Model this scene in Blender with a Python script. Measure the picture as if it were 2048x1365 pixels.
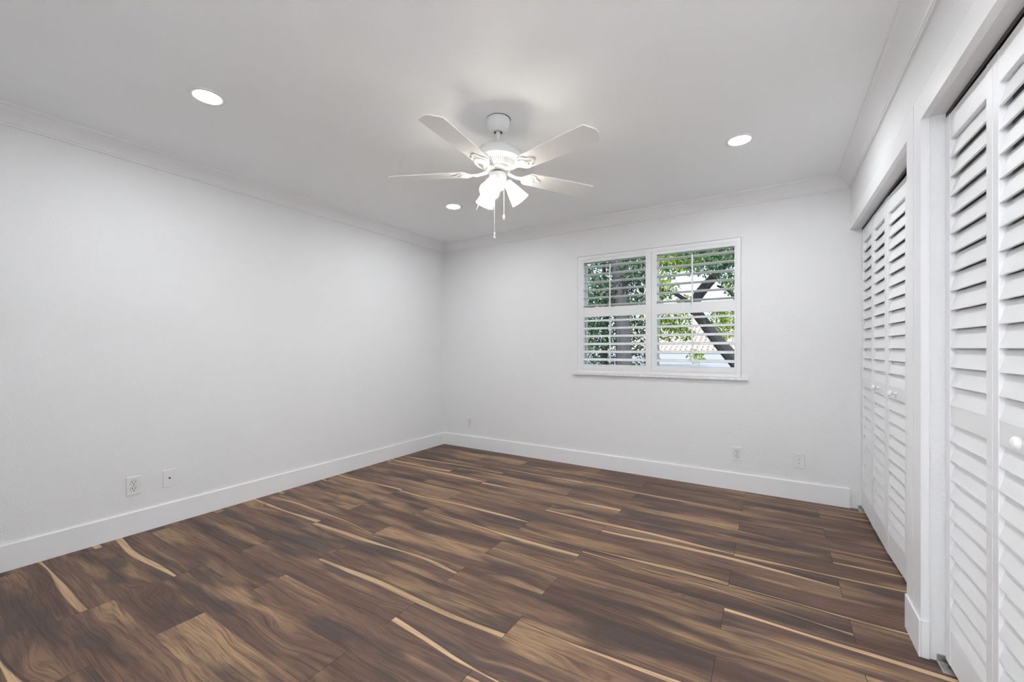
import bpy, bmesh, math, random
from mathutils import Vector, Matrix, Euler
random.seed(7)
for o in list(bpy.data.objects): bpy.data.objects.remove(o)
S = bpy.context.scene; COL = S.collection
PI = math.pi

# ------------------------------------------------------------------ camera, sky, sun, exposure
XW, YB, YF, H = 3.909, 3.911, -0.05, 2.44        # right wall, window wall, entrance wall, ceiling
cam = bpy.data.cameras.new('camera'); cam.sensor_width = 36.0
cam.lens = 36*833.3/2048; cam.shift_x = 1.4/2048; cam.shift_y = 14.9/2048; cam.clip_start = 0.02; cam.clip_end = 300
co = bpy.data.objects.new('camera', cam); COL.objects.link(co)
co.location = (3.416, 0, 1.17); co.rotation_euler = (PI/2, 0, 0.558); S.camera = co
S.view_settings.view_transform = 'Standard'; S.view_settings.look = 'None'
S.view_settings.gamma = 1; S.view_settings.use_curve_mapping = False
S.view_settings.exposure = 0.12
W = bpy.data.worlds.new('world'); S.world = W; W.use_nodes = True
nt = W.node_tree; nt.nodes.clear()
sky = nt.nodes.new('ShaderNodeTexSky'); sky.sky_type = 'NISHITA'; sky.sun_disc = False
sky.sun_elevation = math.radians(48); sky.sun_rotation = math.radians(200); sky.air_density = 1.0; sky.dust_density = 2.5
mixs = nt.nodes.new('ShaderNodeMix'); mixs.data_type = 'RGBA'; mixs.inputs[0].default_value = 0.6
bg = nt.nodes.new('ShaderNodeBackground'); bg.inputs[1].default_value = 0.24
ow = nt.nodes.new('ShaderNodeOutputWorld')
nt.links.new(sky.outputs[0], mixs.inputs[6]); mixs.inputs[7].default_value = (5, 5.2, 5.5, 1)
nt.links.new(mixs.outputs[2], bg.inputs[0]); nt.links.new(bg.outputs[0], ow.inputs[0])
sd = bpy.data.lights.new('sun', 'SUN'); sd.energy = 5.0; sd.angle = 0.01; sd.color = (1, .95, .86)
so = bpy.data.objects.new('sun', sd); COL.objects.link(so)
so.rotation_euler = Euler((math.radians(44), 0, math.radians(38)))   # shines from behind the house onto the trees
LED_L, BULB_L, HALL_FILL_L = 285, 620, 16500                   # radiance of the room's lenses and bulbs, and of the added hall fill

# ------------------------------------------------------------------ materials
def mat(name, col=(.8,.8,.8), rough=.5, metal=0.0, spec=.5, bump=0, bscale=200, emit=0, ecol=None, var=0, vscale=3):
    m = bpy.data.materials.new(name); m.use_nodes = True; t = m.node_tree; b = t.nodes['Principled BSDF']
    b.inputs['Base Color'].default_value = (*col, 1); b.inputs['Roughness'].default_value = rough
    b.inputs['Metallic'].default_value = metal; b.inputs['Specular IOR Level'].default_value = spec
    g = t.nodes.new('ShaderNodeTexCoord')
    if bump:
        n = t.nodes.new('ShaderNodeTexNoise'); n.inputs['Scale'].default_value = bscale; n.inputs['Detail'].default_value = 3
        t.links.new(g.outputs['Object'], n.inputs['Vector'])
        u = t.nodes.new('ShaderNodeBump'); u.inputs['Strength'].default_value = bump; u.inputs['Distance'].default_value = .004
        t.links.new(n.outputs[0], u.inputs['Height']); t.links.new(u.outputs[0], b.inputs['Normal'])
    n2 = t.nodes.new('ShaderNodeTexNoise'); n2.inputs['Scale'].default_value = vscale
    t.links.new(g.outputs['Object'], n2.inputs['Vector'])
    mx = t.nodes.new('ShaderNodeMix'); mx.data_type = 'RGBA'
    v = max(var, .004)
    mx.inputs[6].default_value = (*[c*(1-v) for c in col], 1); mx.inputs[7].default_value = (*[min(1, c*(1+v)) for c in col], 1)
    t.links.new(n2.outputs[0], mx.inputs[0]); t.links.new(mx.outputs[2], b.inputs['Base Color'])
    if emit:
        b.inputs['Emission Color'].default_value = (*(ecol or col), 1); b.inputs['Emission Strength'].default_value = emit
    return m

M = {}
M['wall']    = mat('wall_paint', (.825,.83,.837), .6, bump=.55, bscale=130)
M['ceil']    = mat('ceiling_paint', (.945,.955,.965), .7, bump=.12, bscale=110)
M['trim']    = mat('trim_paint', (.865,.87,.88), .35)
M['shutter'] = mat('shutter_paint', (.81,.82,.83), .32)
M['door']    = mat('closet_door_paint', (.84,.847,.86), .38)
M['plate']   = mat('plate_plastic', (.80,.80,.80), .3)
M['slot']    = mat('socket_slot', (.02,.02,.02), .6)
M['track']   = mat('track_metal', (.05,.05,.05), .5, metal=.6)
M['steel']   = mat('steel', (.55,.54,.52), .3, metal=1)
M['fan']     = mat('fan_white', (.83,.83,.82), .3)
M['blade']   = mat('fan_blade_white', (.84,.84,.83), .32)
M['fandark'] = mat('fan_shadow_gap', (.10,.10,.10), .7)
M['chain']   = mat('pull_chain', (.85,.84,.80), .4)
M['marble']  = mat('marble_sill', (.80,.79,.78), .25, var=.25, vscale=38)
M['alu']     = mat('window_alloy', (.75,.78,.80), .4)
M['bark']    = mat('bark_grey', (.075,.08,.095), .9, bump=.6, bscale=14, var=.4, vscale=9)
M['bark2']   = mat('bark_dark', (.03,.032,.04), .9, bump=.6, bscale=14, var=.4, vscale=9)
M['ground']  = mat('lawn', (.07,.12,.03), .95, var=.5, vscale=2)
M['hwall']   = mat('stucco_pale', (.62,.68,.78), .8, bump=.2, bscale=20, var=.08, vscale=.9)
M['proof']   = mat('patio_roof_skin', (.33,.37,.43), .7, var=.15, vscale=1.5)
M['fascia']  = mat('fascia_white', (.75,.76,.78), .6)
M['outer']   = mat('outer_stucco', (.6,.58,.54), .8)
M['led']     = mat('led_lens', (1,1,1), .5, emit=LED_L, ecol=(.965,.985,1))
M['bulb']    = mat('bulb_glow', (1,1,1), .5, emit=BULB_L, ecol=(1,.98,.95))
M['hall_fill']    = mat('hall_fill_lens', (1,1,1), .5, emit=HALL_FILL_L, ecol=(.86,.93,1))

def ramp(t, fac, stops):
    r = t.nodes.new('ShaderNodeValToRGB'); e = r.color_ramp.elements
    while len(e) < len(stops): e.new(.5)
    for i, (p, c) in enumerate(stops): e[i].position = p; e[i].color = (*c, 1)
    t.links.new(fac, r.inputs[0]); return r.outputs[0]

def leaf_mat(name, cols, trans=.5):
    m = bpy.data.materials.new(name); m.use_nodes = True; t = m.node_tree; t.nodes.clear()
    g = t.nodes.new('ShaderNodeNewGeometry'); o = t.nodes.new('ShaderNodeOutputMaterial')
    n = len(cols); c = ramp(t, g.outputs['Random Per Island'], [(i/(n-1), cols[i]) for i in range(n)])
    d = t.nodes.new('ShaderNodeBsdfPrincipled'); d.inputs['Roughness'].default_value = .4
    tr = t.nodes.new('ShaderNodeBsdfTranslucent'); mx = t.nodes.new('ShaderNodeMixShader'); mx.inputs[0].default_value = trans
    t.links.new(c, d.inputs['Base Color']); t.links.new(c, tr.inputs['Color'])
    t.links.new(d.outputs[0], mx.inputs[1]); t.links.new(tr.outputs[0], mx.inputs[2]); t.links.new(mx.outputs[0], o.inputs[0])
    return m
M['leafdark'] = leaf_mat('leaves_deep_green', [(.012,.05,.025),(.03,.10,.05),(.05,.16,.07),(.10,.26,.12),(.28,.42,.30)], .35)
M['leaflime'] = leaf_mat('leaves_lime', [(.05,.16,.02),(.14,.32,.03),(.30,.50,.05),(.55,.70,.12),(.80,.85,.30)], .5)
M['leafmid']  = leaf_mat('leaves_mid_green', [(.02,.07,.02),(.05,.15,.04),(.10,.25,.06),(.20,.38,.10)], .4)

def glass_mat(name, mixv, col=(1,1,1), rough=0.0):
    m = bpy.data.materials.new(name); m.use_nodes = True; t = m.node_tree; t.nodes.clear()
    o = t.nodes.new('ShaderNodeOutputMaterial'); a = t.nodes.new('ShaderNodeBsdfTransparent'); a.inputs[0].default_value = (*col,1)
    b = t.nodes.new('ShaderNodeBsdfGlossy'); b.inputs['Roughness'].default_value = rough
    x = t.nodes.new('ShaderNodeMixShader'); x.inputs[0].default_value = mixv
    t.links.new(a.outputs[0], x.inputs[1]); t.links.new(b.outputs[0], x.inputs[2]); t.links.new(x.outputs[0], o.inputs[0]); return m
M['glass'] = glass_mat('window_glass', .012)
def shade_mat():
    m = bpy.data.materials.new('frosted_glass'); m.use_nodes = True; t = m.node_tree; t.nodes.clear()
    o = t.nodes.new('ShaderNodeOutputMaterial'); a = t.nodes.new('ShaderNodeBsdfTransparent'); a.inputs[0].default_value = (1,.98,.94,1)
    tl = t.nodes.new('ShaderNodeBsdfTranslucent'); tl.inputs[0].default_value = (.95,.92,.86,1)
    d = t.nodes.new('ShaderNodeBsdfPrincipled'); d.inputs['Base Color'].default_value = (.92,.90,.85,1); d.inputs['Roughness'].default_value = .15
    x1 = t.nodes.new('ShaderNodeMixShader'); x1.inputs[0].default_value = .5
    t.links.new(tl.outputs[0], x1.inputs[1]); t.links.new(d.outputs[0], x1.inputs[2])
    x = t.nodes.new('ShaderNodeMixShader'); x.inputs[0].default_value = .74
    t.links.new(a.outputs[0], x.inputs[1]); t.links.new(x1.outputs[0], x.inputs[2]); t.links.new(x.outputs[0], o.inputs[0]); return m
M['shade'] = shade_mat()

def floor_mat():
    m = bpy.data.materials.new('walnut_planks'); m.use_nodes = True; t = m.node_tree
    b = t.nodes['Principled BSDF']; L = t.links.new
    def mth(op, a, b_=None, c=None, clamp=False):
        n = t.nodes.new('ShaderNodeMath'); n.operation = op; n.use_clamp = clamp
        for i, v in enumerate((a, b_, c)):
            if v is None: continue
            if isinstance(v, (int, float)): n.inputs[i].default_value = v
            else: L(v, n.inputs[i])
        return n.outputs[0]
    def comb(x, y, z):
        n = t.nodes.new('ShaderNodeCombineXYZ')
        for i, v in enumerate((x, y, z)):
            if isinstance(v, (int, float)): n.inputs[i].default_value = v
            else: L(v, n.inputs[i])
        return n.outputs[0]
    def noise(vec, scale=1, detail=2, rough=.5, dist=0):
        n = t.nodes.new('ShaderNodeTexNoise'); L(vec, n.inputs['Vector']); n.inputs['Scale'].default_value = scale
        n.inputs['Detail'].default_value = detail; n.inputs['Roughness'].default_value = rough; n.inputs['Distortion'].default_value = dist
        return n.outputs[0]
    def mix(f, a, c, mode='MIX'):
        n = t.nodes.new('ShaderNodeMix'); n.data_type = 'RGBA'; n.blend_type = mode
        if isinstance(f, (int, float)): n.inputs[0].default_value = f
        else: L(f, n.inputs[0])
        for i, v in ((6, a), (7, c)):
            if isinstance(v, tuple): n.inputs[i].default_value = (*v, 1)
            else: L(v, n.inputs[i])
        return n.outputs[2]
    def sstep(lo, hi, v):
        n = t.nodes.new('ShaderNodeMapRange'); n.interpolation_type = 'SMOOTHSTEP'
        L(v, n.inputs[0])
        for i, q in ((1, lo), (2, hi)):
            if isinstance(q, (int, float)): n.inputs[i].default_value = q
            else: L(q, n.inputs[i])
        return n.outputs[0]
    tc = t.nodes.new('ShaderNodeTexCoord'); sx = t.nodes.new('ShaderNodeSeparateXYZ'); L(tc.outputs['Object'], sx.inputs[0])
    X, Y = sx.outputs[0], sx.outputs[1]
    PW, PL = .1815, 1.208
    rowf = mth('DIVIDE', mth('SUBTRACT', Y, .122), PW); row = mth('FLOOR', rowf); v = mth('SUBTRACT', rowf, row)
    odd = mth('FLOORED_MODULO', row, 2)
    ph = mth('MULTIPLY_ADD', odd, .465, .82)
    uf = mth('DIVIDE', mth('SUBTRACT', X, ph), PL); ui = mth('FLOOR', uf); u = mth('SUBTRACT', uf, ui)
    wn = t.nodes.new('ShaderNodeTexWhiteNoise'); wn.noise_dimensions = '3D'; L(comb(row, ui, 3.7), wn.inputs['Vector'])
    rs = t.nodes.new('ShaderNodeSeparateColor'); L(wn.outputs['Color'], rs.inputs[0]); r1, r2, r3 = rs.outputs
    off = mth('MULTIPLY', r1, 57.0)
    # warp so that the grain swirls around knots
    wv = comb(mth('ADD', mth('MULTIPLY', X, 1.6), off), mth('MULTIPLY', Y, 4.5), mth('MULTIPLY', r2, 31.0))
    w1 = noise(wv, 1, 1.2)
    kn = sstep(.50, .78, noise(comb(mth('ADD', mth('MULTIPLY', X, 2.1), off), mth('MULTIPLY', Y, 6.0), 8.8), 1, 1))      # where the grain curls
    wy = mth('MULTIPLY', mth('SUBTRACT', w1, .5), mth('MULTIPLY_ADD', kn, .22, .06))
    Yw = mth('ADD', Y, wy)
    g1 = noise(comb(mth('ADD', mth('MULTIPLY', X, .85), off), mth('MULTIPLY', Yw, 11.0), mth('MULTIPLY', r3, 19.0)), 1, 2.5, .5)   # broad tone bands
    g2 = noise(comb(mth('ADD', mth('MULTIPLY', X, 1.5), off), mth('MULTIPLY', Yw, 75.0), r2), 1, 5, .62)          # growth rings
    g3 = noise(comb(mth('MULTIPLY', X, 9.0), mth('MULTIPLY', Yw, 260.0), off), 1, 2, .6)                         # fine pores
    g4 = noise(comb(mth('ADD', mth('MULTIPLY', X, 1.5), off), mth('MULTIPLY', Yw, 6.5), 4.4), 1, 3, .55)          # dark smoky clouds
    g5 = noise(comb(mth('ADD', mth('MULTIPLY', X, 1.1), off), mth('MULTIPLY', Yw, 8.0), 14.4), 1, 2, .5)          # honey patches
    base = ramp(t, g1, [(.25,(.080,.050,.040)), (.42,(.130,.078,.058)), (.55,(.165,.098,.070)), (.66,(.24,.150,.094)), (.78,(.34,.225,.135))])
    c = mix(mth('MULTIPLY', sstep(.50, .66, g5), .85), base, (.35,.225,.130))
    c = mix(mth('MULTIPLY', sstep(.50, .64, g4), .80), c, (.062,.048,.044))
    c = mix(mth('MULTIPLY', sstep(.48, .64, g2), .50), c, (.050,.033,.028))
    c = mix(mth('MULTIPLY', sstep(.46, .66, g3), .45), c, (.035,.024,.02))
    # pale sapwood streak
    sw = noise(comb(mth('ADD', mth('MULTIPLY', X, .9), off), r3, 1.3), 1, 1)
    cen = mth('ADD', mth('MULTIPLY_ADD', r2, .8, .1), mth('MULTIPLY', mth('SUBTRACT', sw, .5), .95))
    dist = mth('ABSOLUTE', mth('SUBTRACT', v, cen))
    wid = mth('MULTIPLY', sstep(.30, .62, noise(comb(mth('ADD', mth('MULTIPLY', X, 1.1), off), r1, 7.3), 1, 1)), .095)
    core = mth('SUBTRACT', 1.0, sstep(mth('MULTIPLY', wid, .7), mth('ADD', wid, .01), dist))
    has = mth('GREATER_THAN', r3, .50)
    stv = mth('MULTIPLY', core, has)
    scol = mix(sstep(.42, .66, g2), (.55,.385,.235), (.36,.235,.14))
    edge = mth('MULTIPLY', mth('SUBTRACT', 1.0, sstep(.0, .05, mth('ABSOLUTE', mth('SUBTRACT', mth('SUBTRACT', v, cen), mth('ADD', wid, .02))))), mth('MULTIPLY', has, .6))
    c = mix(edge, c, (.045,.030,.024))
    c = mix(mth('MULTIPLY', stv, .86), c, scol)
    # plank-to-plank tone
    tone = mth('MULTIPLY_ADD', r1, .32, .96)
    hs = t.nodes.new('ShaderNodeHueSaturation'); L(c, hs.inputs['Color']); L(tone, hs.inputs['Value']); hs.inputs['Saturation'].default_value = 1.02
    c = hs.outputs[0]
    # seams
    ev = mth('MINIMUM', v, mth('SUBTRACT', 1.0, v)); eu = mth('MINIMUM', u, mth('SUBTRACT', 1.0, u))
    sv = mth('LESS_THAN', mth('MULTIPLY', ev, PW), .0007); su = mth('LESS_THAN', mth('MULTIPLY', eu, PL), .0011)
    seam = mth('MAXIMUM', mth('MULTIPLY', sv, .55), mth('MULTIPLY', su, .9))
    c = mix(seam, c, (.012,.009,.008))
    L(c, b.inputs['Base Color'])
    L(mth('MULTIPLY_ADD', g2, .16, .42), b.inputs['Roughness']); b.inputs['Specular IOR Level'].default_value = .28
    bu = t.nodes.new('ShaderNodeBump'); bu.inputs['Strength'].default_value = .12; bu.inputs['Distance'].default_value = .002
    L(mth('SUBTRACT', g3, mth('MULTIPLY', seam, 3.0)), bu.inputs['Height']); L(bu.outputs[0], b.inputs['Normal'])
    return m
M['floor'] = floor_mat()

def roof_mat():
    m = bpy.data.materials.new('roof_tiles'); m.use_nodes = True; t = m.node_tree; b = t.nodes['Principled BSDF']
    g = t.nodes.new('ShaderNodeNewGeometry')
    c = ramp(t, g.outputs['Random Per Island'], [(0,(.40,.36,.34)), (.5,(.46,.43,.415)), (1,(.52,.50,.49))])
    t.links.new(c, b.inputs['Base Color']); b.inputs['Roughness'].default_value = .8; return m
M['tiles'] = roof_mat()

# ------------------------------------------------------------------ mesh helpers
class MB:
    def __init__(s): s.bm = bmesh.new()
    def box(s, a, b):
        x0, y0, z0 = a; x1, y1, z1 = b
        v = [s.bm.verts.new(p) for p in ((x0,y0,z0),(x1,y0,z0),(x1,y1,z0),(x0,y1,z0),(x0,y0,z1),(x1,y0,z1),(x1,y1,z1),(x0,y1,z1))]
        for f in ((0,3,2,1),(4,5,6,7),(0,1,5,4),(1,2,6,5),(2,3,7,6),(3,0,4,7)): s.bm.faces.new([v[i] for i in f])
        return s
    def prism(s, prof, p0, p1, ax_o, ax_z, m0=0, m1=0):
        """sweep a profile of (offset, height) from p0 to p1; m0/m1 mitre the ends by the offset"""
        p0, p1, ao, az = map(Vector, (p0, p1, ax_o, ax_z)); d = (p1-p0).normalized()
        A = [s.bm.verts.new(p0+ao*o+az*z+d*(m0*o)) for o, z in prof]; B = [s.bm.verts.new(p1+ao*o+az*z-d*(m1*o)) for o, z in prof]
        n = len(prof)
        for i in range(n): s.bm.faces.new((A[i], A[(i+1)%n], B[(i+1)%n], B[i]))
        s.bm.faces.new(A[::-1]); s.bm.faces.new(B)
        return s
    def lathe(s, prof, seg=32, mtx=None, cap=True):
        """profile of (radius, z) turned about z"""
        R = []
        for r, z in prof:
            if r < 1e-5: R.append([s.bm.verts.new((0,0,z))])
            else: R.append([s.bm.verts.new((r*math.cos(2*PI*i/seg), r*math.sin(2*PI*i/seg), z)) for i in range(seg)])
        for a, b in zip(R, R[1:]):
            for i in range(seg):
                j = (i+1) % seg
                if len(a) == 1 and len(b) == 1: continue
                if len(a) == 1: s.bm.faces.new((a[0], b[j], b[i]))
                elif len(b) == 1: s.bm.faces.new((a[i], a[j], b[0]))
                else: s.bm.faces.new((a[i], a[j], b[j], b[i]))
        if mtx is not None:
            for r in R:
                for v in r: v.co = mtx @ v.co
        return s
    def tube(s, pts, rad, seg=8):
        pts = [Vector(p) for p in pts]; rad = rad if isinstance(rad, (list, tuple)) else [rad]*len(pts); R = []
        for i, p in enumerate(pts):
            d = (pts[min(i+1, len(pts)-1)]-pts[max(i-1, 0)]).normalized()
            a = d.cross(Vector((0,0,1))) if abs(d.z) < .95 else d.cross(Vector((1,0,0))); a.normalize(); b = d.cross(a)
            R.append([s.bm.verts.new(p+(a*math.cos(2*PI*k/seg)+b*math.sin(2*PI*k/seg))*rad[i]) for k in range(seg)])
        for a, b in zip(R, R[1:]):
            for i in range(seg): s.bm.faces.new((a[i], a[(i+1)%seg], b[(i+1)%seg], b[i]))
        s.bm.faces.new(R[0][::-1]); s.bm.faces.new(R[-1]); return s
    def plate(s, outline, z0, z1):
        A = [s.bm.verts.new((x, y, z0)) for x, y in outline]; B = [s.bm.verts.new((x, y, z1)) for x, y in outline]; n = len(outline)
        for i in range(n): s.bm.faces.new((A[i], A[(i+1)%n], B[(i+1)%n], B[i]))
        s.bm.faces.new(A[::-1]); s.bm.faces.new(B); return s
    def xf(s, m):
        for v in s.bm.verts: v.co = m @ v.co
        return s
    def build(s, name, m, parent=None, smooth=False, bevel=0, loc=None):
        bmesh.ops.recalc_face_normals(s.bm, faces=s.bm.faces)
        me = bpy.data.meshes.new(name); s.bm.to_mesh(me); s.bm.free(); me.materials.append(m)
        if smooth:
            for p in me.polygons: p.use_smooth = True
        o = bpy.data.objects.new(name, me); COL.objects.link(o)
        if parent: o.parent = parent
        if loc: o.location = loc
        if smooth:
            try: me.set_sharp_from_angle(angle=math.radians(35))
            except Exception: pass
        if bevel:
            b = o.modifiers.new('bevel', 'BEVEL'); b.width = bevel; b.segments = 2; b.limit_method = 'ANGLE'
        return o
def tag(o, label=None, cat=None, group=None, kind=None):
    if label: o['label'] = label
    if cat: o['category'] = cat
    if group: o['group'] = group
    if kind: o['kind'] = kind
    return o
def empty(name, loc=(0,0,0), rz=0):
    o = bpy.data.objects.new(name, None); COL.objects.link(o); o.location = loc; o.rotation_euler = (0, 0, rz); o.empty_display_size = .1; return o
def kids(o): return [c for c in COL.objects if c.parent == o]
def copy_tree(o, parent=None):
    c = o.copy(); COL.objects.link(c); c.parent = parent
    for ch in kids(o): copy_tree(ch, c)
    return c
T = Matrix.Translation
def Rz(a): return Matrix.Rotation(a, 4, 'Z')
def Ry(a): return Matrix.Rotation(a, 4, 'Y')
def Rx(a): return Matrix.Rotation(a, 4, 'X')

# ------------------------------------------------------------------ room shell
ZH = 2.043                                       # closet header height
C1 = (2.362, YB); C2 = (0.640, 2.168)            # closet openings along the right wall
XD = XW + .064                                   # face of the closet doors
XC = 4.62                                        # closet back wall
WX0, WX1, WZ0, WZ1 = 1.763, 3.206, .929, 2.089   # window opening
st = lambda o, l=None, c=None: tag(o, l, c, kind='structure')
st(MB().box((-.15,-1.55,-.12), (XC+.12, YB+.16, 0)).build('floor', M['floor']), 'dark walnut plank floor with pale sapwood streaks', 'floor')
st(MB().box((-.15,-1.55,H), (XC+.12, YB+.16, H+.12)).build('ceiling', M['ceil']), 'white painted ceiling above the empty room', 'ceiling')
st(MB().box((-.15,-1.55,0), (0, YB+.16, H)).build('wall_left', M['wall']), 'blank white textured wall on the left', 'wall')
b = MB()
b.box((0,YB,0), (WX0,YB+.16,H)).box((WX1,YB,0), (XC+.12,YB+.16,H)).box((WX0,YB,0), (WX1,YB+.16,WZ0-.024)).box((WX0,YB,WZ1), (WX1,YB+.16,H))
st(b.build('wall_back', M['wall']), 'white textured wall that holds the shuttered window', 'wall')
b = MB()
CT, CW = .021, .094                              # casing thickness and width
X2 = XW+.10
b.box((XW,YF-.12,0), (X2,C2[0]-CW,H))                                   # before closet two
b.box((XW+CT,C2[0]-CW,0), (X2,C2[0],ZH+CW))
b.box((XW+CT,C2[1],0), (X2,C1[0],ZH+CW))                                # pillar
b.box((XW+CT,C2[0],ZH), (X2,C2[1],ZH+CW)).box((XW+CT,C1[0],ZH), (X2,C1[1],ZH+CW))
b.box((XW,C2[0]-CW,ZH+CW), (X2,YB,H))
st(b.build('wall_right', M['wall']), 'white wall with the two closet openings and their textured returns', 'wall')
b = MB(); b.box((0,YF-.12,0), (2.93,YF,H)).box((2.93,YF-.12,2.04), (3.80,YF,H)).box((3.80,YF-.12,0), (XW,YF,H))
st(b.build('wall_front', M['wall']), 'white wall with the doorway the camera stands in', 'wall')
st(MB().box((XC,YF-.12,0), (XC+.12,YB,H)).build('wall_closet_back', M['wall']), 'white back wall inside the closets', 'wall')
st(MB().box((X2,2.22,0), (XC,2.31,H)).build('wall_closet_divider', M['wall']), 'white partition between the two closets', 'wall')
st(MB().box((X2,YF-.12,0), (XC,YF,H)).build('wall_closet_end', M['wall']), 'white end wall of the nearer closet', 'wall')
st(MB().box((0,-1.55,0), (XC,-1.45,H)).build('wall_hall', M['wall']), 'white far wall of the hallway behind the camera', 'wall')
st(MB().box((XC,-1.45,0), (XC+.12,YF-.12,H)).build('wall_hall_end', M['wall']), 'white end wall of the hallway', 'wall')

# crown moulding
CP = [(0,0),(.0,-.094),(.010,-.094),(.012,-.088),(.010,-.083),(.014,-.081),(.017,-.075),(.024,-.066),(.036,-.050),(.052,-.036),(.066,-.026),(.070,-.018),(.074,-.016),(.083,-.012),(.085,0)]
def crown(n, p0, p1, ao, lab):
    st(MB().prism(CP, (*p0,H), (*p1,H), ao, (0,0,1), 1, 1).build('trim_%d' % n, M['trim'], smooth=True), lab, 'crown moulding')
crown(1, (0,YF), (0,YB), (1,0,0), 'white crown moulding along the left wall')
crown(2, (0,YB), (XW,YB), (0,-1,0), 'white crown moulding above the window wall')
crown(3, (XW,YF), (XW,YB), (-1,0,0), 'white crown moulding above the closets')
crown(4, (0,YF), (XW,YF), (0,1,0), 'white crown moulding over the doorway wall')
BP = [(0,0),(.015,0),(.015,.137),(.012,.141),(0,.141)]
def base(name, p0, p1, ao, lab, m0=0, m1=0):
    st(MB().prism(BP, (*p0,0), (*p1,0), ao, (0,0,1), m0, m1).build(name, M['trim']), lab, 'baseboard')
base('baseboard_left', (0,YF), (0,YB), (1,0,0), 'tall white baseboard along the left wall', 1, 1)
base('baseboard_back', (0,YB), (XW-.004,YB), (0,-1,0), 'tall white baseboard under the window', 1, 0)
b = MB(); b.box((XW-.010,C2[1]-.010,0), (XW-.003,C1[0]-.001,.141)).box((XW-.003,C2[1]-.010,0), (XW+.020,C2[1]-.001,.141))
st(b.build('baseboard_right', M['trim'], bevel=.002), 'short white baseboard wrapping the pillar between the closets', 'baseboard')
base('baseboard_front', (0,YF), (2.93,YF), (0,1,0), 'white baseboard beside the doorway', 1, 0)
base('baseboard_closet', (XW,YF), (XW,C2[0]-CW), (-1,0,0), 'white baseboard before the nearer closet')

# flat casing boards round both closet openings
def casing(n, c, lab, far=True):
    y0, y1 = c; x0, x1 = XW-.003, XW+CT-.001; g = .0008; zt = ZH+CW; zi = ZH-.002
    b = MB()
    def poly(pts):
        b.prism(pts, (x0,0,0), (x1,0,0), (0,1,0), (0,0,1))
    poly([(y0-CW+g,0),(y0+.002,0),(y0+.002,zi),(y0-CW+g,zt)])
    if far: poly([(y1-.002,0),(y1+CW-g,0),(y1+CW-g,zt),(y1-.002,zi)])
    e = y1+CW-g if far else y1
    poly([(y0+.002,zi),((y1-.002) if far else y1,zi),(e,zt),(y0-CW+g,zt)])
    r = .0028
    for yy in ([y0+.002] + ([y1-.002] if far else [])): b.tube([(x1,yy,.001),(x1,yy,zi)], r, 6)
    b.tube([(x1,y0+.002,zi),(x1,y1-(.002 if far else 0),zi)], r, 6)
    st(b.build('trim_%d' % n, M['trim']), lab, 'door casing')
casing(5, C1, 'flat white casing round the farther closet opening', False)
casing(6, C2, 'flat white casing round the nearer closet opening', True)

# ------------------------------------------------------------------ louvered bifold closet doors
DT = .028
def make_panel(w, knob, parent, kf=.5):
    zt, zb, sw = 2.023, .018, .040
    b = MB(); b.box((0,0,zb), (sw,DT,zt)).box((w-sw,0,zb), (w,DT,zt))
    b.box((sw,.0015,1.928), (w-sw,DT-.0015,zt)).box((sw,.0015,.896), (w-sw,DT-.0015,.970)).box((sw,.0015,zb), (w-sw,DT-.0015,.142))
    p = b.build('door_panel', M['door'], parent, bevel=.0015)
    s = MB()
    def slat(z):
        h, t_, y0, y1 = .0668, .0065, .0005, .0185
        d = Vector((0, y1-y0, h)); n = Vector((0, -h, y1-y0)).normalized()*t_
        pts = [(y0, z), (y0+.0035, z-.0012), (y1+.002, z+h-.002), (y1-.002, z+h)]
        pts = [(y0,z),(y0+.0062,z-.0014),(y1+.0060,z+h-.0015),(y1-.0005,z+h)]
        s.prism(pts, (sw-.001,0,0), (w-sw+.001,0,0), (0,1,0), (0,0,1))
    for k in range(14): slat(1.859-.0688*k)
    for k in range(11): slat(.834-.0686*k)
    s.build('louvers', M['door'], p)
    if knob:
        k = MB().lathe([(0,0),(.011,0),(.011,.003),(.0065,.007),(.006,.014),(.012,.018),(.0165,.023),(.017,.028),(.013,.034),(.005,.037),(0,.0375)], 20, T((w*kf,.0015,.932)) @ Rx(PI/2))
        k.build('knob', M['trim'], p, smooth=True)
    return p
def bifold(name, ya, yb, lab, knob_on, fold, kf=.5):
    """pair of hinged panels between ya (far) and yb (near), slightly proud at the hinge"""
    root = empty(name, (XD, ya, 0), -PI/2); w = (ya-yb)/2 - .0015
    a = math.asin(fold/w)
    p1 = make_panel(w, knob_on == 0, root, kf); p1.rotation_euler.z = -a
    p2 = make_panel(w, knob_on == 1, root, kf); p2.location = (w*math.cos(a)+.002, -w*math.sin(a), 0); p2.rotation_euler.z = a
    for z in (.25, 1.03, 1.8):
        MB().lathe([(0,-.03),(.004,-.03),(.004,.03),(0,.03)], 10, T((w+.001, DT-.006, z))).build('hinge', M['steel'], root, smooth=True)
    tag(root, lab, 'closet door', kind='structure'); return root
bifold('door_1', 3.903, 3.138, 'louvered white bifold pair in the far closet, touching the window wall', 1, .001)
bifold('door_2', 3.130, 2.367, 'louvered white bifold pair in the far closet, next to the pillar', 0, -.013)
bifold('door_3', 2.163, 1.408, 'large louvered white bifold pair nearest the pillar in the near closet', 1, -.004, .60)
bifold('door_4', 1.400, .645, 'louvered white bifold pair of the near closet, outside the right frame edge', 0, -.004)
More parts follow.
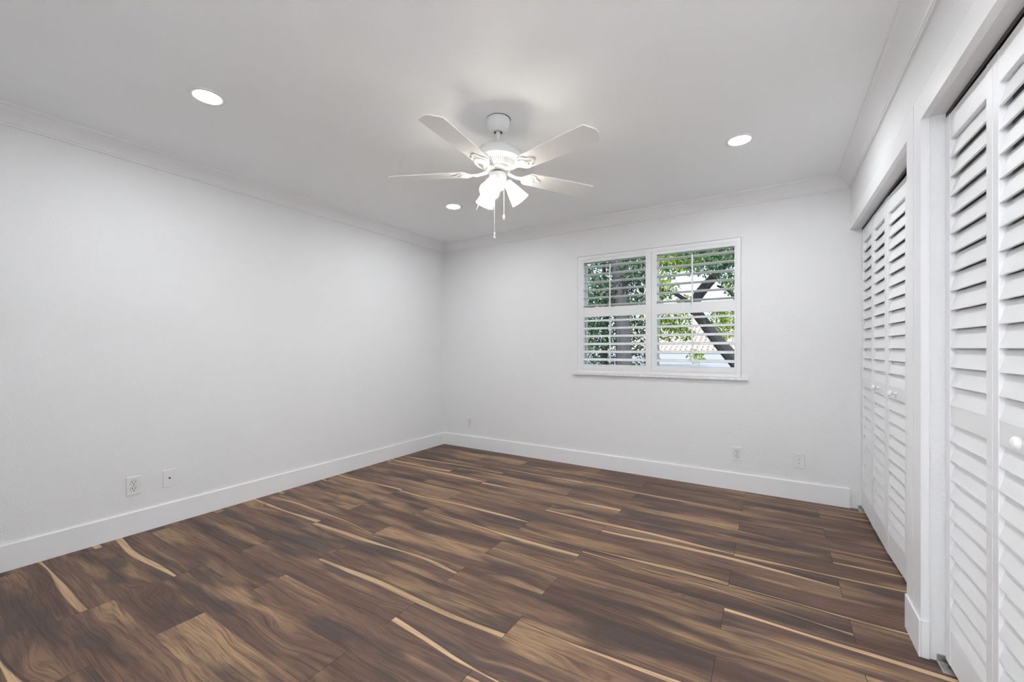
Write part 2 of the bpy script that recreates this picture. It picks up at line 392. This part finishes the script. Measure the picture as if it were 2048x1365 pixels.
# overhead tracks and floor pivots
def track(c, lab, n):
    y0, y1 = c; r = empty('closet_track', (XD+.014, (y0+y1)/2, ZH)); L = (y1-y0)/2-.002
    b = MB(); b.box((-.013,-L,-.004), (.013,L,0)).box((-.013,-L,-.014), (-.0115,L,-.004)).box((.0115,-L,-.014), (.013,L,-.004))
    b.build('rail', M['track'], r)
    for yy in (-L+.03, L-.03):
        MB().box((-.010,yy-.022,-.016), (.010,yy+.022,-.004)).build('pivot_block', M['steel'], r)
    tag(r, lab, 'door track')
track(C1, 'dark metal track above the far closet doors', 1); track(C2, 'dark metal track above the near closet doors', 2)
def bracket(y, s, lab):
    r = empty('floor_pivot', (XD+.012, y, 0))
    b = MB(); b.box((-.036,min(0,s*.070),0), (.018,max(0,s*.070),.003)).box((-.036,min(0,s*.003),0), (.018,max(0,s*.003),.030))
    for k in range(4): b.box((-.030,s*(.018+.012*k)-.003,.003), (.006,s*(.018+.012*k)+.003,.008))
    b.build('bracket', M['steel'], r, bevel=.0008)
    MB().lathe([(0,.003),(.005,.003),(.005,.016),(.003,.020),(0,.020)], 12, T((-.008,s*.034,0))).build('pivot_pin', M['track'], r, smooth=True)
    tag(r, lab, 'door bracket')
bracket(2.165, -1, 'small metal floor pivot at the foot of the near closet jamb')
bracket(3.909, -1, 'small metal floor pivot in the far corner by the baseboard')

# ------------------------------------------------------------------ window: sill, sashes, glass
win = empty('window_1', ((WX0+WX1)/2, YB+.12, WZ0)); tag(win, 'wide window with white shutters and a marble sill', 'window', kind='structure')
ox, oy, oz = win.location
def wl(b): return b.xf(T((-ox,-oy,-oz)))
b = MB(); b.box((1.717,YB-.026,WZ0-.022), (3.254,YB,WZ0)).box((WX0,YB,WZ0-.022), (WX1,YB+.10,WZ0))
wl(b).build('window_sill', M['marble'], win, bevel=.003)
y0, y1 = YB+.105, YB+.145; xm = 2.484
b = MB(); b.box((WX0,y0,WZ0), (WX0+.03,y1,WZ1)).box((WX1-.03,y0,WZ0), (WX1,y1,WZ1)).box((WX0+.03,y0,WZ1-.03), (WX1-.03,y1,WZ1)).box((WX0+.03,y0,WZ0), (WX1-.03,y1,WZ0+.035))
b.box((xm-.02,y0,WZ0+.035), (xm+.02,y1,WZ1-.03))
wl(b).build('window_frame', M['alu'], win)
for xa, xb in ((WX0+.03, xm-.02), (xm+.02, WX1-.03)):
    b = MB(); za, zb = WZ0+.035, WZ1-.03; zmid = 1.535
    b.box((xa,y0+.008,za), (xb,y1-.010,za+.03)).box((xa,y0+.008,zb-.025), (xb,y1-.010,zb)).box((xa,y0+.004,zmid-.02), (xb,y1-.006,zmid+.02))
    b.box((xa,y0+.008,za), (xa+.022,y1-.010,zb)).box((xb-.022,y0+.008,za), (xb,y1-.010,zb))
    f = wl(b).build('sash', M['alu'], win)
    wl(MB().box((xa+.022,y0+.018,za+.03), (xb-.022,y0+.022,zmid-.02)).box((xa+.022,y0+.018,zmid+.02), (xb-.022,y0+.022,zb-.025))).build('pane', M['glass'], f)

# ------------------------------------------------------------------ plantation shutter
sh = empty('plantation_shutter', ((WX0+WX1)/2, YB, WZ0)); tag(sh, 'white wooden plantation shutter with open louvers in the window', 'shutter')
ox, oy, oz = sh.location
SF, SB = YB-.004, YB+.026
g = .0035
b = MB()
b.box((WX0+g,SF,WZ0+.001), (WX0+.036,SB+.01,WZ1-g)).box((WX1-.036,SF,WZ0+.001), (WX1-g,SB+.01,WZ1-g))
b.box((WX0+.036,SF,WZ1-.036), (WX1-.036,SB+.01,WZ1-g)).box((WX0+.036,SF,WZ0+.001), (WX1-.036,SB+.01,WZ0+.034))
b.box((WX0,SB-.004,WZ0+.001), (WX0+g,SB,WZ1)).box((WX1-g,SB-.004,WZ0+.001), (WX1,SB,WZ1)).box((WX0+g,SB-.004,WZ1-g), (WX1-g,SB,WZ1))
wl(b).build('frame', M['shutter'], sh)
def shutter_panel(xa, xb, la, lb, rodx):
    z0, z1 = WZ0+.0350, WZ1-.0365; zo = [(1.012,1.482),(1.575,2.022)]
    b = MB(); b.box((xa,SF,z0), (la,SB,z1)).box((lb,SF,z0), (xb,SB,z1))
    b.box((la,SF+.002,z0), (lb,SB-.002,zo[0][0])).box((la,SF+.002,zo[0][1]), (lb,SB-.002,zo[1][0])).box((la,SF+.002,zo[1][1]), (lb,SB-.002,z1))
    p = wl(b).build('shutter_panel', M['shutter'], sh)
    for (za, zb), ztop, pitch, tilt, nm in ((zo[1], 1.975, .0765, math.radians(-7), 'upper'), (zo[0], 1.444, .0765, math.radians(19), 'lower')):
        b = MB(); yc = SF+.017; hw, ht = .0315, .0072
        for k in range(6):
            z = ztop-pitch*k; pr = []
            for i in range(12):
                A = 2*PI*i/12; yy, zz = hw*math.cos(A), ht*math.sin(A)
                pr.append((yy*math.cos(tilt)-zz*math.sin(tilt), yy*math.sin(tilt)+zz*math.cos(tilt)))
            b.prism(pr, (la+.0008,yc,z), (lb-.0008,yc,z), (0,1,0), (0,0,1))
        wl(b).build('louvers', M['shutter'], p, smooth=True)
        b = MB(); yr = SF-.024
        zt_ = ztop+.010 if nm == 'upper' else ztop+.018; zl = ztop-pitch*5-.02
        b.box((rodx-.006,yr-.006,zl), (rodx+.006,yr+.005,zt_))
        for k in range(6): b.box((rodx-.0012,yr+.004,ztop-pitch*k-.003), (rodx+.0012,yr+.013,ztop-pitch*k-.001))
        wl(b).build('tilt_rod', M['shutter'], p, bevel=.002)
shutter_panel(WX0+.0365, 2.4835, 1.828, 2.434, 2.105)
shutter_panel(2.4850, WX1-.0365, 2.534, 3.156, 2.836)
for z in (1.12, 1.9):
    for x in (WX0+.037, WX1-.037):
        wl(MB().lathe([(0,-.03),(.0035,-.03),(.0035,.03),(0,.03)], 10, T((x,SF-.001,z)))).build('hinge', M['shutter'], sh, smooth=True)

# ------------------------------------------------------------------ wall plates
def plate_base(root, w=.073, h=.115):
    b = MB(); t_ = .006; e = .003
    o = [(-w/2,-h/2),(w/2,-h/2),(w/2,h/2),(-w/2,h/2)]; i_ = [(x*(1-2*e/w), z*(1-2*e/h)) for x, z in o]
    A = [b.bm.verts.new((x,0,z)) for x, z in o]; B = [b.bm.verts.new((x,-t_*.6,z)) for x, z in o]; C_ = [b.bm.verts.new((x,-t_,z)) for x, z in i_]
    for P, Q in ((A,B),(B,C_)):
        for k in range(4): b.bm.faces.new((P[k],P[(k+1)%4],Q[(k+1)%4],Q[k]))
    b.bm.faces.new(C_); b.bm.faces.new(A[::-1])
    return b.build('cover_plate', M['plate'], root)
def disc(b, x, z, r, y0, y1, seg=20, flat=0):
    pr = [(r*math.cos(2*PI*i/seg), r*math.sin(2*PI*i/seg)) for i in range(seg)]
    pr = [(max(-r+flat, min(r-flat, u)) if False else u, max(-r+flat, min(r-flat, v_))) for u, v_ in pr]
    b.prism([(x+u, z+v_) for u, v_ in pr], (0,y0,0), (0,y1,0), (1,0,0), (0,0,1))
def make_outlet():
    r = empty('wall_outlet'); plate_base(r)
    for z in (.0195, -.0195):
        b = MB(); disc(b, 0, z, .0172, -.0058, -.0085, 28, .003); q = b.build('receptacle', M['plate'], r)
        s = MB(); s.box((-.0084,-.0090,z-.001), (-.0052,-.0083,z+.009)).box((.0052,-.0090,z), (.0082,-.0083,z+.0085)); disc(s, 0, z-.0078, .0032, -.0083, -.0090, 10)
        s.build('slots', M['slot'], q)
        ring = MB()
        for k in range(28):
            a0, a1 = 2*PI*k/28, 2*PI*(k+1)/28
            cl = lambda a, rr: (rr*math.cos(a), max(-rr+.003, min(rr-.003, rr*math.sin(a)))+z)
            p = [cl(a0,.0172), cl(a1,.0172), cl(a1,.0184), cl(a0,.0184)]
            ring.bm.faces.new([ring.bm.verts.new((u,-.0062,v_)) for u, v_ in p])
        ring.build('recess_line', M['fandark'], q)
    s = MB(); disc(s, 0, 0, .003, -.0058, -.0072, 10); s.build('screw', M['steel'], r)
    return r
o1 = make_outlet(); o2 = copy_tree(o1); o3 = copy_tree(o1)
def put(o, wall, u, z, lab, cat, group=None):
    if wall == 'back': o.location = (u, YB, z); o.rotation_euler.z = 0
    else: o.location = (0, u, z); o.rotation_euler.z = PI/2
    tag(o, lab, cat, group)
put(o1, 'left', .968, .303, 'white duplex outlet on the left wall, beside the single-hole cable plate', 'outlet', 'duplex wall outlets')
put(o2, 'back', .400, .300, 'white duplex outlet on the window wall, close to the room corner', 'outlet', 'duplex wall outlets')
put(o3, 'back', 3.176, .297, 'white duplex outlet on the wall below the window', 'outlet', 'duplex wall outlets')
c = empty('cable_plate'); plate_base(c)
s = MB(); disc(s, 0, .002, .0060, -.0058, -.0068, 14); s.build('hole', M['slot'], c)
put(c, 'left', 1.153, .302, 'white wall plate with a single black hole on the left wall', 'wall plate')
c = empty('jack_plate'); plate_base(c)
for z in (.014, -.014):
    s = MB(); disc(s, 0, z, .0078, -.0058, -.0072, 8); s.box((-.005,-.0105,z-.004), (.005,-.0070,z+.005)); q = s.build('jack', M['plate'], c)
    s = MB(); s.box((-.0055,-.0112,z-.0045), (.0055,-.0104,z+.0035)); s.build('jack_opening', M['steel'], q)
for z in (.042, -.042):
    s = MB(); disc(s, 0, z, .0028, -.0058, -.0070, 8); s.build('screw', M['steel'], c)
put(c, 'back', 3.597, .300, 'white wall plate with two small jacks, nearest the closet doors', 'wall plate')

# ------------------------------------------------------------------ recessed ceiling lights
def make_led(L):
    r = empty('recessed_light')
    MB().lathe([(.058,-.0015),(.060,-.004),(.070,-.0055),(.080,-.004),(.083,0),(.058,0)], 40).build('trim_ring', M['trim'], r, smooth=True)
    MB().lathe([(0,-.0035),(.045,-.003),(.0580,-.0015),(.058,-.0003),(0,-.0003)], 40).build('lens', L, r, smooth=True)
    return r
p = make_led(M['led'])
for i, (x, y, lab) in enumerate(((1.005,.971,'round recessed ceiling light at upper left, above the left wall'), (1.005,2.885,'small-looking recessed ceiling light left of the fan, near the far corner'),
                                 (3.252,2.888,'round recessed ceiling light right of the fan, near the closets'), (3.252,.971,'round recessed ceiling light above the near closet, out of the frame'))):
    o = p if i == 0 else copy_tree(p); o.location = (x, y, H); tag(o, lab, 'ceiling light', 'recessed ceiling lights')
hl = make_led(M['hall_fill']); hl.location = (1.9, -.85, H); tag(hl, 'added fill light on the hallway ceiling, unseen behind the camera', 'ceiling light')  # unseen lamp added in the hall to brighten the room through the doorway

# ------------------------------------------------------------------ ceiling fan
FX, FY = 2.130, 1.922
fan = empty('ceiling_fan', (FX, FY, H)); tag(fan, 'white five-blade ceiling fan with three lit frosted glass shades', 'ceiling fan')
fz = lambda z: z-H
MB().lathe([(r, fz(z)) for r, z in ((0,2.4395),(.062,2.4395),(.066,2.436),(.067,2.425),(.064,2.405),(.056,2.388),(.047,2.379),(.041,2.376),(.040,2.371),(.034,2.368),(.024,2.367),(.024,2.374),(0,2.374))], 44).build('canopy', M['fan'], fan, smooth=True)
MB().lathe([(.0,fz(2.4398)),(.0672,fz(2.4398)),(.0672,fz(2.4385)),(.0,fz(2.4385))], 44, T((.0012,.0015,0))).build('canopy_gap', M['fandark'], fan)
MB().lathe([(r, fz(z)) for r, z in ((0,2.3735),(.0235,2.3735),(.0235,2.3705),(0,2.3705))], 30).build('canopy_opening', M['slot'], fan)
MB().lathe([(r, fz(z)) for r, z in ((0,2.372),(.0135,2.372),(.0135,2.300),(.019,2.298),(.022,2.290),(0,2.288))], 24).build('downrod', M['fan'], fan, smooth=True)
motor = MB().lathe([(r, fz(z)) for r, z in ((0,2.292),(.030,2.292),(.062,2.288),(.092,2.278),(.112,2.264),(.122,2.248),(.127,2.236),(.134,2.233),(.138,2.226),(.138,2.214),(.134,2.206),(.127,2.203),(.120,2.199),(.112,2.192),(.072,2.170),(.060,2.168),(0,2.168))], 64)
mo = motor.build('motor_housing', M['fan'], fan, smooth=True)
b = MB()
for k in range(60):                                 # vent slits on the sloping underside
    a = 2*PI*k/60
    q = [Vector((r, w, z)) for r, w, z in ((.080,-.0011,fz(2.1737)),(.109,-.0019,fz(2.1897)),(.109,.0019,fz(2.1897)),(.080,.0011,fz(2.1737)))]
    b.bm.faces.new([b.bm.verts.new(Rz(a) @ v) for v in q])
b.build('vents', M['fandark'], mo)
MB().lathe([(r, fz(z)) for r, z in ((0,2.169),(.064,2.169),(.068,2.164),(.066,2.156),(.050,2.153),(.036,2.150),(0,2.150))], 40).build('flywheel', M['fan'], fan, smooth=True)
MB().lathe([(r, fz(z)) for r, z in ((0,2.152),(.030,2.152),(.030,2.138),(0,2.138))], 30).build('hub_neck', M['fandark'], fan, smooth=True)
MB().lathe([(r, fz(z)) for r, z in ((0,2.141),(.040,2.141),(.047,2.137),(.0485,2.130),(.0485,2.088),(.044,2.078),(.034,2.070),(.034,2.060),(.026,2.052),(.012,2.049),(0,2.048))], 40).build('switch_housing', M['fan'], fan, smooth=True)
# blades
def smooth_outline(pts, n=6):
    """Catmull-Rom through a closed loop"""
    out = []; N = len(pts)
    for i in range(N):
        p0, p1, p2, p3 = [Vector((*pts[(i+k-1) % N], 0)) for k in range(4)]
        for j in range(n):
            t_ = j/n; v = .5*((2*p1)+(p2-p0)*t_+(2*p0-5*p1+4*p2-p3)*t_*t_+(3*p1-p0-3*p2+p3)*t_**3); out.append((v.x, v.y))
    return out
def make_blade():
    bo = [(.175,-.030),(.182,-.048),(.20,-.056),(.30,-.060),(.45,-.065),(.600,-.0685),(.609,-.0670),(.617,-.058),(.634,-.026),(.640,-.014),(.640,.014),(.634,.026),(.617,.058),(.609,.0670),(.600,.0685),(.45,.065),(.30,.060),(.20,.056),(.182,.048),(.175,.030)]
    b = MB().plate(bo, -.003, .003)
    tilt = Rx(math.radians(-10.5))
    z0 = fz(2.146)
    bl = b.xf(T((0,0,z0)) @ tilt).build('blade', M['blade'], fan, bevel=.0012)
    # cast iron: palmette plate under the blade root, curved neck to the flywheel
    half = [(.118,.008),(.135,.011),(.150,.017),(.160,.030),(.172,.043),(.190,.050),(.208,.048),(.222,.040),(.228,.030),(.236,.024),(.250,.018),(.262,.008)]
    ol = smooth_outline(half+[(x,-y) for x, y in half[::-1]], 3)
    a = MB().plate(ol, -.0085, -.003)
    inner = [(.160,.006),(.172,.024),(.190,.032),(.206,.028),(.216,.012)]
    oi = smooth_outline(inner+[(x,-y) for x, y in inner[::-1]], 4); a.plate(oi, -.0125, -.0084)
    a.plate(smooth_outline([(.168,.0),(.180,.010),(.205,.006),(.243,.0),(.205,-.006),(.180,-.010)], 4), -.0150, -.0124)
    for sx, sy in ((.187,.036),(.187,-.036),(.240,0)): a.lathe([(0,-.0125),(.0035,-.0115),(.0045,-.0085),(0,-.0085)], 10, T((sx,sy,-.0012)))
    a.xf(T((0,0,z0)) @ tilt)
    a.tube([(.055,0,fz(2.156)),(.075,0,fz(2.148)),(.100,0,fz(2.142)),(.122,0,fz(2.137)),(.140,0,fz(2.140))], [.011,.010,.0085,.008,.007], 10)
    a.build('blade_iron', M['fan'], bl, bevel=.0008)
    return bl
bl = make_blade(); TH = -12.4
for k in range(5):
    q = bl if k == 0 else copy_tree(bl, fan)
    q.rotation_euler.z = math.radians(TH+72*k)
# light kit
def make_lamp():
    tilt = math.radians(37)
    # local frame: x outwards
    arm = MB().tube([(.018,0,fz(2.066)),(.036,0,fz(2.070)),(.050,0,fz(2.078)),(.056,0,fz(2.086))], [.007,.0075,.009,.010], 12)
    Mx = T((.050,0,fz(2.098))) @ Ry(-tilt)           # socket frame, -z points along the lamp
    arm.lathe([(0,.004),(.016,.004),(.023,-.002),(.026,-.010),(.026,-.020),(.022,-.022),(0,-.022)], 28, Mx)
    a = arm.build('lamp_holder', M['fan'], fan, smooth=True)
    s = MB().lathe([(.0235,-.012),(.0255,-.020),(.029,-.034),(.0345,-.055),(.0405,-.078),(.0465,-.102),(.0525,-.122),(.0540,-.124),(.0535,-.127),(.0500,-.1255),
                    (.0440,-.102),(.0380,-.078),(.0320,-.055),(.0265,-.034),(.0232,-.020)], 40, Mx)
    s.build('lamp_shade', M['shade'], a, smooth=True)
    MB().lathe([(0,-.022),(.012,-.022),(.0125,-.036),(.017,-.048),(.0215,-.060),(.023,-.070),(.0205,-.082),(.013,-.090),(0,-.093)], 20, Mx).build('light_bulb', M['bulb'], a, smooth=True)
    return a
lm = make_lamp()
for k in range(3):
    q = lm if k == 0 else copy_tree(lm, fan)
    q.rotation_euler.z = math.radians(-78+120*k)
def chain(dx, dy, z0, z1, n):
    b = MB(); z = z0; i = 0
    b.tube([(dx,dy,fz(z0)),(dx,dy,fz(z1))], .0011, 6)
    while z > z1:
        b.lathe([(0,.002),(.0017,.001),(.0017,-.001),(0,-.002)], 6, T((dx,dy,fz(z)))); z -= .0052
    c = b.build('pull_chain', M['chain'], fan, smooth=True)
    f = MB()
    if n == 0: f.lathe([(0,.012),(.003,.011),(.007,.004),(.0075,-.004),(.0055,-.014),(.003,-.020),(0,-.021)], 16, T((dx,dy,fz(z1)-.010)))
    else: f.lathe([(0,.010),(.0045,.008),(.006,0),(.0035,-.008),(.0055,-.020),(.006,-.024),(0,-.024)], 16, T((dx,dy,fz(z1)-.008)))
    f.build('fob', M['chain'], c, smooth=True)
chain(-.012, -.018, 2.056, 1.812, 1)
chain(.028, .016, 2.062, 1.912, 0)

# ------------------------------------------------------------------ outside the window
GZ = -2.95
st(MB().box((-30,YB+.2,GZ-.2), (30,60,GZ)).build('ground', M['ground']), 'green lawn far below the upstairs window', 'ground')
def leaves(name, blobs, n, size, m, parent, seed):
    rnd = random.Random(seed); bm = bmesh.new(); tot = sum(r**2 for *_, r in blobs)
    for (cx, cy, cz, r) in blobs:
        for _ in range(int(n*r*r/tot)):
            while True:
                v = Vector([rnd.uniform(-1,1) for _ in range(3)])
                if .15 < v.length < 1: break
            p = Vector((cx,cy,cz))+Vector((v.x*r, v.y*r, v.z*r*.85))
            if p.y < YB+.6: continue
            s = size*rnd.uniform(.6,1.3)
            mt = T(p) @ Euler((rnd.uniform(-1.2,1.2), rnd.uniform(-1.2,1.2), rnd.uniform(0,6.28))).to_matrix().to_4x4()
            a, b_, c, d = [bm.verts.new(mt @ Vector(q)) for q in ((-s,0,0),(0,-s*.42,s*.12),(s,0,0),(0,s*.42,s*.12))]
            bm.faces.new((a,b_,c)); bm.faces.new((a,c,d))
    me = bpy.data.meshes.new(name); bm.to_mesh(me); bm.free(); me.materials.append(m)
    o = bpy.data.objects.new(name, me); COL.objects.link(o); o.parent = parent; return o
def tree(lab, base_, limbs, blobs, n, size, lm_, bk, seed):
    r = empty('tree', base_); tag(r, lab, 'tree'); bx = Vector(base_)
    b = MB()
    for pts, rad in limbs: b.tube([Vector(p)-bx for p in pts], rad, 10)
    b.build('trunk', bk, r, smooth=True)
    o = leaves('foliage', blobs, n, size, lm_, r, seed); o.matrix_parent_inverse = Matrix.Translation(-bx)
    return r
# big tree behind the left panel
tree('tall tree with a thick grey trunk behind the left shutter panel', (.66,9,GZ),
     [([(.66,9,GZ),(.68,9,-.5),(.69,9,.87),(.67,9,1.58),(.60,9,2.3),(.57,9,3.3),(.5,9.1,5)], [.24,.21,.17,.16,.165,.15,.09]),
      ([(.64,9,1.9),(.2,9.2,2.5),(-.5,9.4,3.3),(-1.1,9.5,4.2)], [.09,.07,.05,.03]),
      ([(.60,9,2.5),(1.1,9.3,3.2),(1.6,9.6,4.3)], [.08,.05,.03]),
      ([(.05,9.6,GZ),(.04,9.6,1.0),(.08,9.6,2.2),(.0,9.6,3.6)], [.10,.075,.06,.03])],
     [(-.6,10.0,1.3,.95),(.1,10.0,2.0,.95),(.75,9.8,1.5,.55),(.8,9.7,2.5,.65),(-.3,9.8,3.0,1.0),(.6,9.9,3.4,.9),(-1.5,9.8,2.2,1.1),(-.1,9.9,.4,.85),(.75,9.8,.8,.55),(-1.2,9.9,4.2,1.2),(.4,9.8,4.6,1.1),(-1.5,9.9,.6,1.0),(-.1,9.0,1.5,.5),(.15,8.9,2.4,.55),(.95,8.9,2.9,.40),(1.05,9.0,2.1,.28)], 23000, .05, M['leafdark'], M['bark'], 3)
# leaning tree behind the right panel
tree('leaning dark tree with forked limbs and lime leaves behind the right shutter panel', (4.6,8.4,GZ),
     [([(4.6,8.4,GZ),(4.0,8.4,-.9),(3.3,8.5,.35),(2.86,8.5,.95),(2.70,8.5,1.15),(2.49,8.5,1.44),(2.32,8.5,1.70),(2.18,8.5,1.90),(2.16,8.5,2.02)], [.22,.19,.15,.125,.115,.105,.10,.10,.09]),
      ([(2.16,8.5,1.98),(2.26,8.5,2.18),(2.40,8.5,2.36),(2.58,8.5,2.55),(2.9,8.6,3.0),(3.3,8.8,3.8)], [.085,.095,.09,.07,.05,.03]),
      ([(2.17,8.5,1.93),(2.04,8.5,2.08),(1.86,8.5,2.22),(1.5,8.6,2.38),(1.2,8.7,2.9)], [.06,.045,.035,.03,.015]),
      ([(3.0,9.2,GZ),(2.97,9.2,1.0),(2.95,9.2,1.6),(2.93,9.2,2.2),(2.85,9.2,2.45),(2.9,9.2,3.2),(3.0,9.3,4.6)], [.11,.085,.075,.075,.07,.055,.02]),
      ([(2.88,9.2,2.02),(2.72,9.2,2.30),(2.5,9.2,2.42)], [.035,.03,.02])],
     [(1.55,8.9,2.9,.42),(1.65,8.7,2.35,.26),(2.0,8.9,2.95,.35),(1.35,9.0,1.9,.30),(2.75,9.4,1.8,.30),(2.55,9.3,1.55,.30),(2.75,9.5,2.45,.25),(2.2,8.6,1.02,.17),(2.45,9.0,3.2,.5),(1.9,8.8,3.5,.6),(1.3,9.2,3.7,.6),(2.9,9.0,4.0,.7),(1.95,8.9,2.1,.18),(1.65,9.0,1.55,.28),(2.55,9.0,1.9,.22),(1.75,9.1,1.75,.3),(2.0,8.8,1.45,.16)], 10000, .042, M['leaflime'], M['bark2'], 5)
# deeper green crown at the top of the right panel
tree('dense mid green crown hanging behind the leaning tree', (3.9,12.2,GZ),
     [([(3.9,12.2,GZ),(3.8,12.2,1.5),(3.4,12.2,3.6),(2.8,12.2,5.2)], [.2,.16,.12,.06]), ([(3.6,12.2,2.8),(2.3,12.1,3.5),(1.5,12,4.0)], [.07,.05,.02]),([(3.75,12.2,2.2),(3.4,10,3.0),(2.9,8.2,3.0),(2.3,7.95,2.85)], [.08,.06,.04,.015])],
     [(1.7,12,3.6,.6),(2.3,12,3.3,.55),(1.2,12.1,3.8,.65),(2.6,12,3.9,.7),(1.8,12.2,4.6,1.0),(.9,12.2,4.4,.6),(3.2,12.2,4.7,.9),(2.35,7.9,2.72,.30),(2.62,7.95,2.62,.26),(2.85,8.0,2.95,.38),(2.2,8.0,3.05,.35),(2.75,7.9,2.38,.16)], 9500, .045, M['leafdark'], M['bark'], 9)
# distant trees
for i, (x, y, r, zc, lab) in enumerate(((-13.5,32,3.4,1.6,'distant green tree beyond the left end of the tiled roof'), (-8.6,21,1.9,1.6,'rounded bush-like tree left of the tiled roof'), (4.5,42,4.0,2.2,'distant hazy tree beyond the right of the tiled roof'))):
    tree(lab, (x,y,GZ), [([(x,y,GZ),(x,y,0),(x+.2,y,zc)], [.2,.15,.08])], [(x,y,zc,r),(x-r*.7,y,zc-.8,r*.7),(x+r*.7,y,zc-.9,r*.7),(x,y+.3,zc+r*.5,r*.6)], 5200, .11 if y > 20 else .07, M['leafmid'], M['bark'], 20+i)
# neighbour's house
hs = empty('house', (1.5,26,GZ)); tag(hs, 'pale neighbouring house with a sunlit barrel-tile roof', 'house')
hx, hy, hz = hs.location
def hb(b): return b.xf(T((-hx,-hy,-hz)))
hb(MB().box((-4.2,24.6,GZ), (8.5,32,.95))).build('wall', M['hwall'], hs)
hb(MB().box((-4.6,24.0,.80), (8.9,24.1,.99)).box((-4.6,24.1,.80), (8.9,24.6,.84))).build('fascia', M['fascia'], hs)
bm = bmesh.new(); tw = .27; sl = math.radians(20); ex = .40
for rrow in range(12):
    y0_ = 23.95+rrow*ex*math.cos(sl); z0_ = 1.0+rrow*ex*math.sin(sl)
    for cc in range(50):
        xc = -4.6+cc*tw+.13; prof = [(-.135,0),(-.11,.02),(-.075,.07),(0,.105),(.075,.07),(.11,.02),(.135,0)]
        A = [bm.verts.new((xc+u-hx, y0_-hy, z0_+v-hz)) for u, v in prof]; B = [bm.verts.new((xc+u*.95-hx, y0_+.46*math.cos(sl)-hy, z0_+v*.9-.05+.46*math.sin(sl)-hz)) for u, v in prof]
        for i in range(6): bm.faces.new((A[i],A[i+1],B[i+1],B[i]))
        bm.faces.new([bm.verts.new(v.co+Vector((0,.001,0))) for v in A])
me = bpy.data.meshes.new('roof_tiles'); bm.to_mesh(me); bm.free(); me.materials.append(M['tiles'])
ro = bpy.data.objects.new('roof_tiles', me); COL.objects.link(ro); ro.parent = hs
b = MB(); b.prism([(0,0),(12.2,.40),(12.2,.34),(0,-.06)], (-6,11.7,.46), (3.0,11.7,.46), (0,1,0), (0,0,1))
hb(b).build('patio_roof', M['proof'], hs)
for x in (-5.8, -1.5, 2.8): hb(MB().box((x-.06,11.9,GZ), (x+.06,12.02,.40))).build('patio_post', M['fascia'], hs)
b = MB(); b.prism([(0,0),(4.7,1.71),(8.6,0)], (-4.6,23.95,.93), (8.9,23.95,.93), (0,1,0), (0,0,1))
hb(b).build('roof_deck', M['track'], hs)

# the closet wall runs very slightly out of square with the window wall
SK = T((XW, YB, 0)) @ Rz(-.005) @ T((-XW, -YB, 0))
for o in list(COL.objects):
    if o.parent is None and (o.name in ('wall_right', 'trim_3', 'trim_5', 'trim_6', 'baseboard_right', 'baseboard_closet') or o.name.split('.')[0] in ('door_1','door_2','door_3','door_4','closet_track','floor_pivot')):
        o.matrix_basis = SK @ o.matrix_basis
